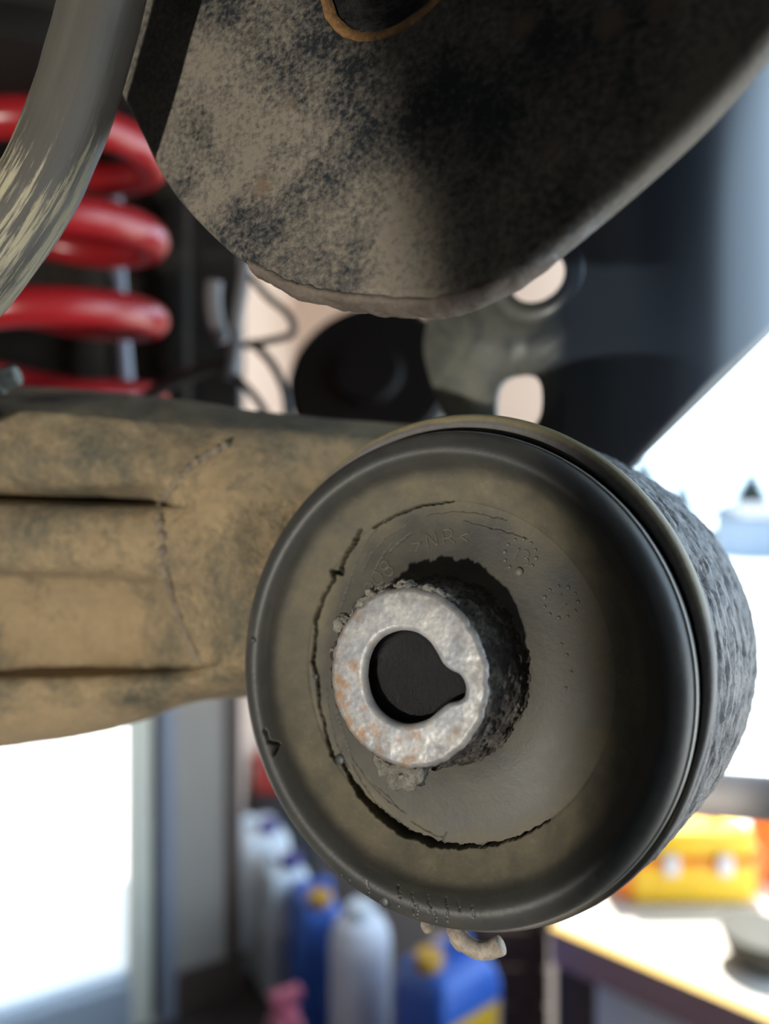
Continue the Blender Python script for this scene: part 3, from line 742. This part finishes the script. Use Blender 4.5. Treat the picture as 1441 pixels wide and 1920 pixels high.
V, Fc = lathe_data([(HRr+.0003, -.0010), (HRr-.0016, -.0012), (HRr-.0030, -.0022), (HRr-.0034, -.0035), (HRr-.0036, -.016), (.0001, -.016)], 96, HM)
mk('hole_collar', V, Fc, M_collar, plate)
V, Fc = lathe_data([(.0001, -.0055), (.0055, -.0055), (.0062, -.0062), (.0062, -.0155)], 32, HM @ Matrix.Translation((.0005, -.0008, 0)))
mk('bolt_end', V, Fc, M_black, plate)
# crust of dried mud along the lower edge
mudpts = [(452, 492), (478, 500), (500, 512), (540, 533), (620, 551), (720, 563), (800, 565), (860, 556), (930, 530), (1000, 490), (1080, 425)]
mp = smooth_path([PM @ Vector((*pl(*p), -.0027)) for p in mudpts], 160)
V = []; seg = 22
for i, p in enumerate(mp):
    t = (mp[min(i+1, len(mp)-1)]-mp[max(i-1, 0)]).normalized(); side = t.cross(bn).normalized()
    s = i/(len(mp)-1); k = max(.02, min(1, s*14, (1-s)*2.5))
    for j in range(seg):
        a = 2*PI*j/seg; ca, sa = math.cos(a), math.sin(a)
        q = p+bn*(.0031*ca*(.55+.45*k))+side*(.0011*sa*(.5+.5*k))+bv*.0011*(1-k)
        V.append(q+(bn*ca+side*sa)*(.00035*noise.fractal(q*420, .8, 2, 4))*k)
Fc = grid_faces(len(mp), seg, wrap_j=True)+[tuple(range(seg-1, -1, -1)), tuple((len(mp)-1)*seg+k for k in range(seg))]
mk('mud_crust', V, Fc, M_mud, plate)

# ------------------------------------------------------------------ rear bracket with two holes, bending away at the right
KO = BC-bn*.078
KM = Matrix(((bu.x, bv.x, bn.x, KO.x), (bu.y, bv.y, bn.y, KO.y), (bu.z, bv.z, bn.z, KO.z), (0, 0, 0, 1)))
KMi = KM.inverted()
def kl(px, py): q = KMi @ hit_plane(px, py, KO, bn); return Vector((q.x, q.y, 0))
brk = empty('chassis_bracket', KM, 'smooth black bracket with two round holes, bending away towards the yard behind the bush', 'bracket')
a0x = kl(1072, 650).x
left_px = [(1072, 250), (960, 300), (870, 420), (822, 540), (803, 610), (798, 660), (812, 720), (838, 785), (880, 850), (930, 920)]
lp = smooth_path([kl(*p) for p in left_px], 60)
bbot = kl(1010, 985).y; btop = lp[0].y
seamN = 24
R_b = .047; SM = math.radians(100)
def bend(s, b):   # s = arc angle
    return Vector((a0x+R_b*math.sin(s), b, -R_b*(1-math.cos(s))))
def projpx(q):
    wq = KM @ q-CAM; return (720.5+F*wq.x/wq.y, 960-F*wq.z/wq.y)
NSB = 40; strip = []
for i in range(NSB+1):
    s = SM*i/NSB
    lo, hi = bbot, btop
    for _ in range(40):
        mid = (lo+hi)/2; px, py = projpx(bend(s, mid))
        if py > 875-(px-1188)*1.0 and px > 1150: lo = mid
        else: hi = mid
    b0 = lo if i > 0 else bbot
    if i > 0 and projpx(bend(s, bbot))[0] < 1150: b0 = bbot
    strip.append([bend(s, b0+(btop+.03-b0)*j/seamN) for j in range(seamN+1)])
bm = bmesh.new()
gv = [[bm.verts.new(KM @ q) for q in col] for col in strip]
for i in range(NSB):
    for j in range(seamN): bm.faces.new((gv[i][j], gv[i+1][j], gv[i+1][j+1], gv[i][j+1]))
# flat part
seam = gv[0]
outl = [bm.verts.new(KM @ q) for q in lp]
loop = seam+outl
bedges = []
for i in range(len(loop)):
    a, b = loop[i], loop[(i+1) % len(loop)]
    e = bm.edges.get((a, b)) or bm.edges.new((a, b)); bedges.append(e)
def hole_loop(c, rx, ry, sq=2.0, n=36):
    vs_ = []
    for i in range(n):
        a = 2*PI*i/n; ca, sa = math.cos(a), math.sin(a)
        vs_.append(bm.verts.new(KM @ (c+Vector((rx*math.copysign(abs(ca)**(2/sq), ca), ry*math.copysign(abs(sa)**(2/sq), sa), 0)))))
    for i in range(n): bedges.append(bm.edges.new((vs_[i], vs_[(i+1) % n])))
c1, c2 = kl(1008, 522), kl(974, 757)
r1 = (kl(1060, 522)-c1).length
hole_loop(c1, r1, r1*.92); hole_loop(c2, (kl(1019, 757)-c2).length, (kl(974, 703)-c2).length, 2.6)
bmesh.ops.triangle_fill(bm, use_beauty=True, use_dissolve=False, edges=bedges)
o = from_bm('bracket_sheet', bm, M_bracket, brk, smooth=True)
md = o.modifiers.new('thickness', 'SOLIDIFY'); md.thickness = .0028; md.offset = 0; md.use_even_offset = True
# stamped collar round the upper hole
V, Fc = lathe_data([(r1+.0004, .0012), (r1+.0010, .0026), (r1+.0024, .0030), (r1+.0042, .0026), (r1+.0052, .0010)], 72, KM @ Matrix.Translation(c1))
mk('hole_collar', V, Fc[:-2], M_bracket, brk)

# ------------------------------------------------------------------ hose, spring, lines, damper
hp_ = smooth_path([P(300, -900, .112), P(262, -420, .112), P(225, -160, .112), P(205, -60, .113), P(185, 30, .114), P(158, 130, .1145), P(122, 240, .115), P(72, 350, .115), P(5, 455, .115), P(-75, 555, .115), P(-180, 650, .116), P(-420, 820, .120), P(-800, 1000, .130)], 132)
o = tube('rubber_hose', hp_, [.0060]*len(hp_), M_hose, seg=40, rough=.02, rs=200)
nh = len(hp_)
at = o.data.attributes.new('hose', 'FLOAT_VECTOR', 'POINT')
at.data.foreach_set('vector', [c for i in range(nh) for k in range(40) for c in (math.cos(2*PI*k/40), math.sin(2*PI*k/40), i/(nh-1))])
tag(o, 'thick scuffed grey-brown tube curving past the corner of the mounting plate', 'tube')
sp_c = Vector((-.1655, .36, 0)); zc = CAMZ+.015
pts = []; rads = []
for i in range(0, 425):
    a = i/100*2*PI            # angle 0 = right end
    z = zc+.040*(i/100)
    pts.append(Vector((sp_c.x+.050*math.cos(a), sp_c.y+.050*math.sin(a), z))); rads.append(.0084)
sprg = empty('coil_spring', (sp_c.x, sp_c.y, zc-.008))
tube('coil', pts, rads, M_red, sprg, seg=20)
lathe('rubber_seat', [(.0001, .018), (.058, .018), (.062, .012), (.062, .002), (.056, 0), (.0001, 0)], M_blackwire, sprg, seg=48, M=Matrix.Translation((sp_c.x, sp_c.y, pts[-1].z+.007)))
o = sprg
tag(o, 'glossy red coil spring standing behind the thick tube', 'coil spring')
o = tube('brake_line', smooth_path([P(205, 150, .47), P(212, 340, .47), P(218, 480, .47), P(226, 600, .47), P(236, 720, .47), P(245, 800, .47)], 40), .0048, M_line, seg=14)
tag(o, 'thin blue-grey vertical line behind the red spring', 'brake line')
o = tube('brake_hose', smooth_path([P(470, 440, .33), P(458, 520, .33), P(446, 600, .33), P(440, 660, .33), P(432, 710, .33)], 40), [.0026+.0012*min(1, max(0, (i-20)/20)) for i in range(41)], M_hanger, seg=14)
tag(o, 'grey hose hanging under the corner of the mounting plate', 'hose')
o = tube('grey_pipe', smooth_path([P(402, 528, .34), P(400, 560, .34), P(405, 600, .34), P(418, 640, .34)], 30), .0035, M_hanger, seg=14)
tag(o, 'short bent grey pipe beside the hanging grey hose', 'pipe')
def wire(pts, r, label):
    o = tube('wire', smooth_path([P(*p) for p in pts], 40), r, M_blackwire, seg=10); tag(o, label, 'wire', 'black wires in front of the beige wall')
wire([(455, 500, .33), (500, 555, .33), (540, 590, .33), (548, 625, .33), (500, 640, .33), (455, 648, .33)], .0017, 'thin black wire bent into a loop against the beige wall')
wire([(470, 640, .335), (500, 670, .335), (520, 700, .335), (535, 740, .335), (540, 800, .335)], .0020, 'thin black wire running down from the loop to the beam')
wire([(440, 705, .325), (470, 735, .325), (495, 770, .325), (505, 800, .325)], .0018, 'short black wire dropping behind the axle beam')
wire([(240, 770, .33), (290, 735, .33), (350, 705, .33), (400, 688, .33), (445, 682, .33)], .003, 'thick black cable sloping behind the red spring')
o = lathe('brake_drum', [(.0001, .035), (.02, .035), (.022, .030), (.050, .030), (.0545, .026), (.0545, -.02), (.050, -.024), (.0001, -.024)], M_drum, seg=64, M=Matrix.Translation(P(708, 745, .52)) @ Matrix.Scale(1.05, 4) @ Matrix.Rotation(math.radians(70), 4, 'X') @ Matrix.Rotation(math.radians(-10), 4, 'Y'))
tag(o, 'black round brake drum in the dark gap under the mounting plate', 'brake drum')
o = tube('damper_tube', smooth_path([P(1000, 1462, .235), P(1200, 1477, .225), P(1330, 1488, .22), P(1441, 1497, .216), P(1700, 1515, .205), P(2600, 1560, .185)], 50), .0062, M_bar, seg=32)
tag(o, 'plain grey tube running out behind the bush sleeve above the bench', 'tube')
# body shell of the car above
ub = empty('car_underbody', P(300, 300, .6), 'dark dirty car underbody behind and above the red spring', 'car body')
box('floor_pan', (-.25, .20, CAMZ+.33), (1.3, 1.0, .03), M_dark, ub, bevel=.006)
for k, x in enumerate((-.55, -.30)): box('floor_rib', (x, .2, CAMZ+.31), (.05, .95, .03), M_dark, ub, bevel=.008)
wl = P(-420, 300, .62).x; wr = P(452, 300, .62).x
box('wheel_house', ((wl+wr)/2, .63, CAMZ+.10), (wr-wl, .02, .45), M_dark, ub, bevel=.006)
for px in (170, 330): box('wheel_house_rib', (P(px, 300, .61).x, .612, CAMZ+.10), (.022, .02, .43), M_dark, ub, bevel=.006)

# ------------------------------------------------------------------ canisters by the wall
def canister(px, d, sx, sy, h, rz, mb, mc, label, cap=(0, 0), lab=None, grp=None):
    b = P(px, 960, d); b.z = 0
    M = Matrix.Translation(b) @ Matrix.Rotation(math.radians(rz), 4, 'Z')
    t = empty('canister', M, label, 'canister', grp)
    bm = boxbm((sx, sy, h*.88), 0)
    for v in bm.verts: v.co.z += h*.44
    top = [f for f in bm.faces if f.normal.z > .5]
    r = bmesh.ops.extrude_face_region(bm, geom=top); nv = [g for g in r['geom'] if isinstance(g, bmesh.types.BMVert)]
    for f in top:
        if f.is_valid: bm.faces.remove(f)
    for v in nv: v.co.z += h*.10; v.co.x *= .82; v.co.y *= .82
    bmesh.ops.bevel(bm, geom=bm.edges[:], offset=.022, segments=4, affect='EDGES', profile=.5)
    o = from_bm('body', bm, mb, t, world=False, smooth=True); mod_sharp(o, 60)
    cx, cy = cap
    V, Fc = lathe_data([(.024, h*.95), (.024, h*.985), (.031, h*.985), (.031, h*1.045), (.027, h*1.055), (.0001, h*1.055)], 24, Matrix.Translation((cx, cy, 0)))
    mod_sharp(mk('cap', V, Fc, mc, t, world=False), 40)
    hx = -sx*.28 if cx > 0 else sx*.28
    tube('handle', smooth_path([Vector((-cx*.2-sx*.05*(1 if cx > 0 else -1), 0, h*.96)), Vector((hx*.5, 0, h*1.04)), Vector((hx, 0, h*1.04)), Vector((hx*1.25, 0, h*.95))], 24), .012, mb, t, seg=12, world=False)
    if lab:
        for nm, mm, z0, z1, ox in lab:
            box(nm, (ox, -sy/2-.0008, (z0+z1)/2*h), (sx*.78, .002, (z1-z0)*h), mm, t, bevel=.0008, world=False)
    return t
canister(483, 2.46, .17, .22, .37, 25, M_white, M_bluecap, 'white canister with a blue cap, last in the row towards the toolbox', (.02, -.06))
canister(522, 2.20, .13, .20, .375, 30, M_white, M_bluecap, 'white canister with a blue cap, right next to a blue canister', (.02, -.05))
canister(590, 2.02, .115, .22, .37, 18, M_blue, M_orcap, 'blue canister with an ochre cap between two white canisters', (0, -.06))
# tall white drum
t = empty('plastic_drum', (P(675, 960, 1.84).x, 1.84, 0), 'tall white plastic drum between the two blue canisters', 'drum')
lathe('body', [(.068, 0), (.074, .008), (.076, .03), (.076, .33), (.072, .36), (.058, .385), (.030, .395)], M_white2, t, seg=40, M=Matrix.Translation((P(675, 960, 1.84).x, 1.84, 0)))
lathe('cap', [(.030, .39), (.034, .392), (.034, .42), (.030, .426), (.0001, .426)], M_white, t, seg=28, M=Matrix.Translation((P(675, 960, 1.84).x, 1.84, 0)))
canister(838, 1.66, .19, .17, .41, 38, M_blue, M_orcap, 'big blue canister with an ochre cap and a yellow label beside the bench', (-.055, 0), lab=None)
can = [o for o in bpy.data.objects if o.name.startswith('canister')][-1]
for o in list(bpy.data.objects):
    if o.get('label', '').startswith('big blue canister'): can = o
box('label', (.0, -.17/2-.001, .20), (.15, .003, .24), M_label, can, bevel=.001, world=False)
box('label_band', (.0, -.17/2-.0028, .19), (.15, .002, .06), M_label2, can, bevel=.0008, world=False)

# axle stand
AS = P(535, 960, 1.66); AS.z = 0
st = empty('axle_stand', AS, 'faded red axle stand with splayed legs on the floor before the canisters', 'axle stand')
for k in range(4):
    a = PI/4+k*PI/2+.4
    foot = AS+Vector((.12*math.cos(a), .12*math.sin(a), .006)); head = AS+Vector((.022*math.cos(a), .022*math.sin(a), .27))
    tube('leg', [foot, foot.lerp(head, .5), head], [.016, .015, .014], M_pink, st, seg=8)
    box('foot_plate', foot+Vector((0, 0, -.001)), (.05, .05, .008), M_pink, st, bevel=.002, rotz=a)
lathe('column', [(.03, .24), (.03, .28), (.016, .285), (.016, .31)], M_pink, st, seg=20, M=Matrix.Translation(AS))
box('saddle', AS+Vector((0, 0, .318)), (.07, .03, .018), M_pink, st, bevel=.004, rotz=.5)
# dark cabinet with a red toolbox behind the canisters
CB = P(541, 960, 2.75); CB.z = 0
cb = empty('cabinet', CB, 'low dark cabinet against the wall behind the canisters', 'cabinet')
box('body', CB+Vector((0, 0, .19)), (.24, .22, .38), M_cab, cb, bevel=.006)
for k in (-1, 1):
    dd = box('door', CB+Vector((k*.059, -.115, .19)), (.11, .012, .34), M_cab, cb, bevel=.004)
TB = CB+Vector((0, -.01, .381))
tb = empty('toolbox', TB, 'red metal toolbox lying on the low dark cabinet', 'toolbox')
box('body', TB+Vector((0, 0, .05)), (.23, .14, .10), M_redbox, tb, bevel=.008)
box('lid', TB+Vector((0, 0, .118)), (.236, .146, .034), M_redbox, tb, bevel=.010)
tube('handle', smooth_path([TB+Vector((-.07, 0, .13)), TB+Vector((-.065, 0, .165)), TB+Vector((.065, 0, .165)), TB+Vector((.07, 0, .13))], 18), .006, M_cab, tb, seg=10)

# ------------------------------------------------------------------ bench in the sun
BA = Vector((.392, 1.71, 0)); BD = Vector((.34, -.31, 0)).normalized(); BN = Vector((-BD.y, BD.x, 0))
bang = math.atan2(BD.y, BD.x); BH = .45; BL = 1.5; BW = .75
def BP(s, t, z): return BA+BD*s+BN*t+Vector((0, 0, z))
bench = empty('low_workbench', BP(BL/2, BW/2, 0), 'low workbench with a sunlit pale top and a mauve front board', 'workbench')
def bpart(name, s0, s1, t0, t1, z0, z1, mat, bev=.003):
    return box(name, BP((s0+s1)/2, (t0+t1)/2, (z0+z1)/2), (s1-s0, t1-t0, z1-z0), mat, bench, bevel=bev, rotz=bang)
bpart('top', 0, BL, .005, BW, BH-.03, BH, M_benchtop)
bpart('front_board', 0, BL, -.018, .005, BH-.085, BH-.004, M_purple)
bpart('edge_strip', 0, BL, -.024, .004, BH-.004, BH, M_yellow, .002)
bpart('front_panel', .02, .10, .004, .02, .0, BH-.08, M_brownpost)
bpart('front_panel', .10, .42, .004, .02, .03, BH-.08, M_whitepanel)
bpart('front_panel', .424, .80, .004, .02, .03, BH-.08, M_whitepanel)
bpart('end_panel', .0, .02, .005, BW-.01, 0, BH-.03, M_brownpost)
bpart('back_panel', .0, BL, BW-.03, BW-.01, 0, BH-.03, M_brownpost)
for s in (.05, .82, BL-.05):
    for t_ in (.03, BW-.06): bpart('leg', s-.03, s+.03, t_, t_+.05, 0, BH-.03, M_brownpost)
def onbench(px, py):
    d = (CAMZ-BH)*F/(py-960); v = P(px, 960, d); v.z = BH; return v
# orange and yellow power-tool case
C0 = onbench(1275, 1665); cang = bang+.75
cs = empty('tool_case', C0, 'orange and yellow plastic tool case standing on the sunlit bench', 'tool case')
MC = Matrix.Translation(C0) @ Matrix.Rotation(cang, 4, 'Z')
def cpart(name, c, size, mat, bev):
    o = from_bm(name, boxbm(size, bev, MC @ Matrix.Translation(Vector(c)), 3), mat, cs); mod_sharp(o, 50); return o
cpart('lower_shell', (0, 0, .052), (.30, .17, .10), M_yel2, .018)
cpart('upper_shell', (.01, .0, .142), (.28, .16, .07), M_yel2, .020)
cpart('orange_band', (0, 0, .103), (.306, .176, .016), M_orange, .004)
cpart('end_cap', (-.155, 0, .075), (.05, .15, .13), M_orange, .018)
cpart('end_cap', (.155, 0, .075), (.035, .15, .12), M_orange, .014)
for x in (-.06, .07):
    cpart('latch', (x, -.092, .10), (.035, .014, .045), M_white2, .004)
tube('handle', smooth_path([MC @ Vector((-.08, 0, .172)), MC @ Vector((-.07, 0, .205)), MC @ Vector((.08, 0, .205)), MC @ Vector((.09, 0, .172))], 24), .012, M_orange, cs, seg=12)
# orange drum behind
OD = onbench(1455, 1640)+Vector((0, 0, .0005))
t = empty('orange_tub', OD, 'tall orange plastic tub on the bench beside the tool case', 'tub')
lathe('body', [(.055, 0), (.060, .006), (.066, .15), (.066, .17), (.058, .17), (.055, .02), (.0001, .015)], M_orbox, t, seg=36, M=Matrix.Translation(OD))
lathe('rim', [(.064, .160), (.071, .162), (.071, .174), (.064, .176)], M_orbox, t, seg=36, M=Matrix.Translation(OD))
GB = onbench(1422, 1825)+Vector((.02, .03, .0005))
t = empty('grey_bowl', GB, 'rough grey rubber bowl at the front edge of the bench', 'bowl')
lathe('body', [(.048, 0), (.060, .010), (.074, .045), (.078, .068), (.072, .068), (.066, .045), (.052, .015), (.0001, .012)], M_tub, t, seg=40, M=Matrix.Translation(GB))
lathe('rim', [(.074, .060), (.081, .062), (.082, .072), (.075, .074)], M_tub, t, seg=40, M=Matrix.Translation(GB))
PG = onbench(1112, 1705)
t = empty('wooden_peg', PG, 'small brown wooden peg standing on the bench end', 'peg')
lathe('shaft', [(.008, 0), (.010, .004), (.008, .05), (.006, .075)], M_wood, t, seg=14, M=Matrix.Translation(PG))
lathe('knob', [(.006, .070), (.011, .076), (.011, .086), (.004, .094), (.0001, .094)], M_wood, t, seg=14, M=Matrix.Translation(PG))

# added crate, hides sunlit floor so the gap by the bench stays dark
KB = Vector((.325, 2.05, 0))
cr_ = empty('added_crate', KB, 'added dark brown crate covering the bright floor between the big blue canister and the bench', 'crate')
for z in (.05, .15, .25, .35):
    for dx, dy, sx, sy in ((0, -.1, .21, .018), (0, .1, .21, .018), (-.096, 0, .018, .182), (.096, 0, .018, .182)):
        box('slat', KB+Vector((dx, dy, z)), (sx, sy, .092), M_brownpost, cr_, bevel=.003)
for sx in (-1, 1):
    for sy in (-1, 1): box('corner_post', KB+Vector((sx*.078, sy*.078, .20)), (.02, .02, .40), M_brownpost, cr_, bevel=.002)
box('base', KB+Vector((0, 0, .006)), (.172, .18, .012), M_brownpost, cr_, bevel=.002)

# ------------------------------------------------------------------ yard: trees, hedge, house
def conifer(px, d, h, r, label):
    b = P(px, 960, d); b.z = -.07
    t = empty('conifer', b, label, 'tree', 'conifers beyond the yard')
    tube('trunk', [b, b+Vector((0, 0, h*.5)), b+Vector((0, 0, h*.95))], [r*.10, r*.07, r*.02], M_trunk, t, seg=8)
    V = []; Fc = []
    tiers = 26
    for k in range(tiers):
        f = k/(tiers-1); z = h*(.12+.84*f); rr = r*(1-f)**.85+.05*r
        nb = int(17-8*f)
        for j in range(nb):
            a = 2*PI*j/nb+k*.7+random.uniform(-.2, .2); L = rr*random.uniform(.8, 1.15); wd = L*.42; dr = h*.05*(1.2-f)
            i0 = len(V)
            ca, sa = math.cos(a), math.sin(a)
            pts_ = [(0, 0, .02*h), (L*.5, wd*.5, -dr*.3), (L, 0, -dr), (L*.5, -wd*.5, -dr*.3), (L*.5, 0, dr*.35), (L*.5, 0, -dr*.9)]
            for x, y, zz in pts_: V.append(b+Vector((x*ca-y*sa, x*sa+y*ca, z+zz)))
            for f_ in ((0, 1, 4), (1, 2, 4), (2, 3, 4), (3, 0, 4), (1, 0, 5), (2, 1, 5), (3, 2, 5), (0, 3, 5)): Fc.append(tuple(i0+q for q in f_))
    mk('foliage', V, Fc, M_leaf, t, smooth=False)
conifer(1278, 45, 4.0, 1.1, 'small slender conifer, the thinnest tree beyond the yard')
conifer(1408, 38, 4.0, 1.8, 'broad dark conifer beyond the yard with a wide base')
conifer(1205, 40, 4.9, 1.9, 'tallest conifer beyond the yard')
HB = P(1440, 960, 22); HB.z = -.07
hs = empty('shed', HB, 'blue-grey shed with a pitched roof standing across the yard', 'shed')
box('walls', HB+Vector((.4, 1.2, .70)), (2.0, 2.2, 1.4), M_bldg, hs, bevel=.02)
mk('roof', [HB+Vector(v) for v in ((-.8, -.1, 1.35), (1.6, -.1, 1.35), (1.6, 2.5, 1.35), (-.8, 2.5, 1.35), (-.8, 1.2, 1.75), (1.6, 1.2, 1.75))], [(0, 1, 5, 4), (2, 3, 4, 5), (0, 4, 3), (1, 2, 5), (3, 2, 1, 0)], M_roof, hs, smooth=False)
box('door', HB+Vector((.5, .09, .5)), (.5, .03, 1.0), M_roof, hs, bevel=.01)
hd = P(1380, 960, 26); hd.z = -.07
V = []; nx, ny = 60, 20
for i in range(nx):
    for j in range(ny):
        a = 2*PI*j/ny; x = (i/(nx-1)-.5)*12
        q = Vector((x, .5*math.cos(a), .45+.48*math.sin(a))); e = min(1, (min(i, nx-1-i)+.3)/3)
        q = Vector((x, q.y*e, .45+(q.z-.45)*e)); q += Vector((0, 1, 1))*.12*noise.noise(q*2.2)
        V.append(hd+q)
o = mk('hedge', V, grid_faces(nx, ny, wrap_j=True)+[tuple(range(ny)), tuple((nx-1)*ny+k for k in range(ny))], M_leaf2)
tag(o, 'low clipped green hedge across the far side of the yard', 'hedge')
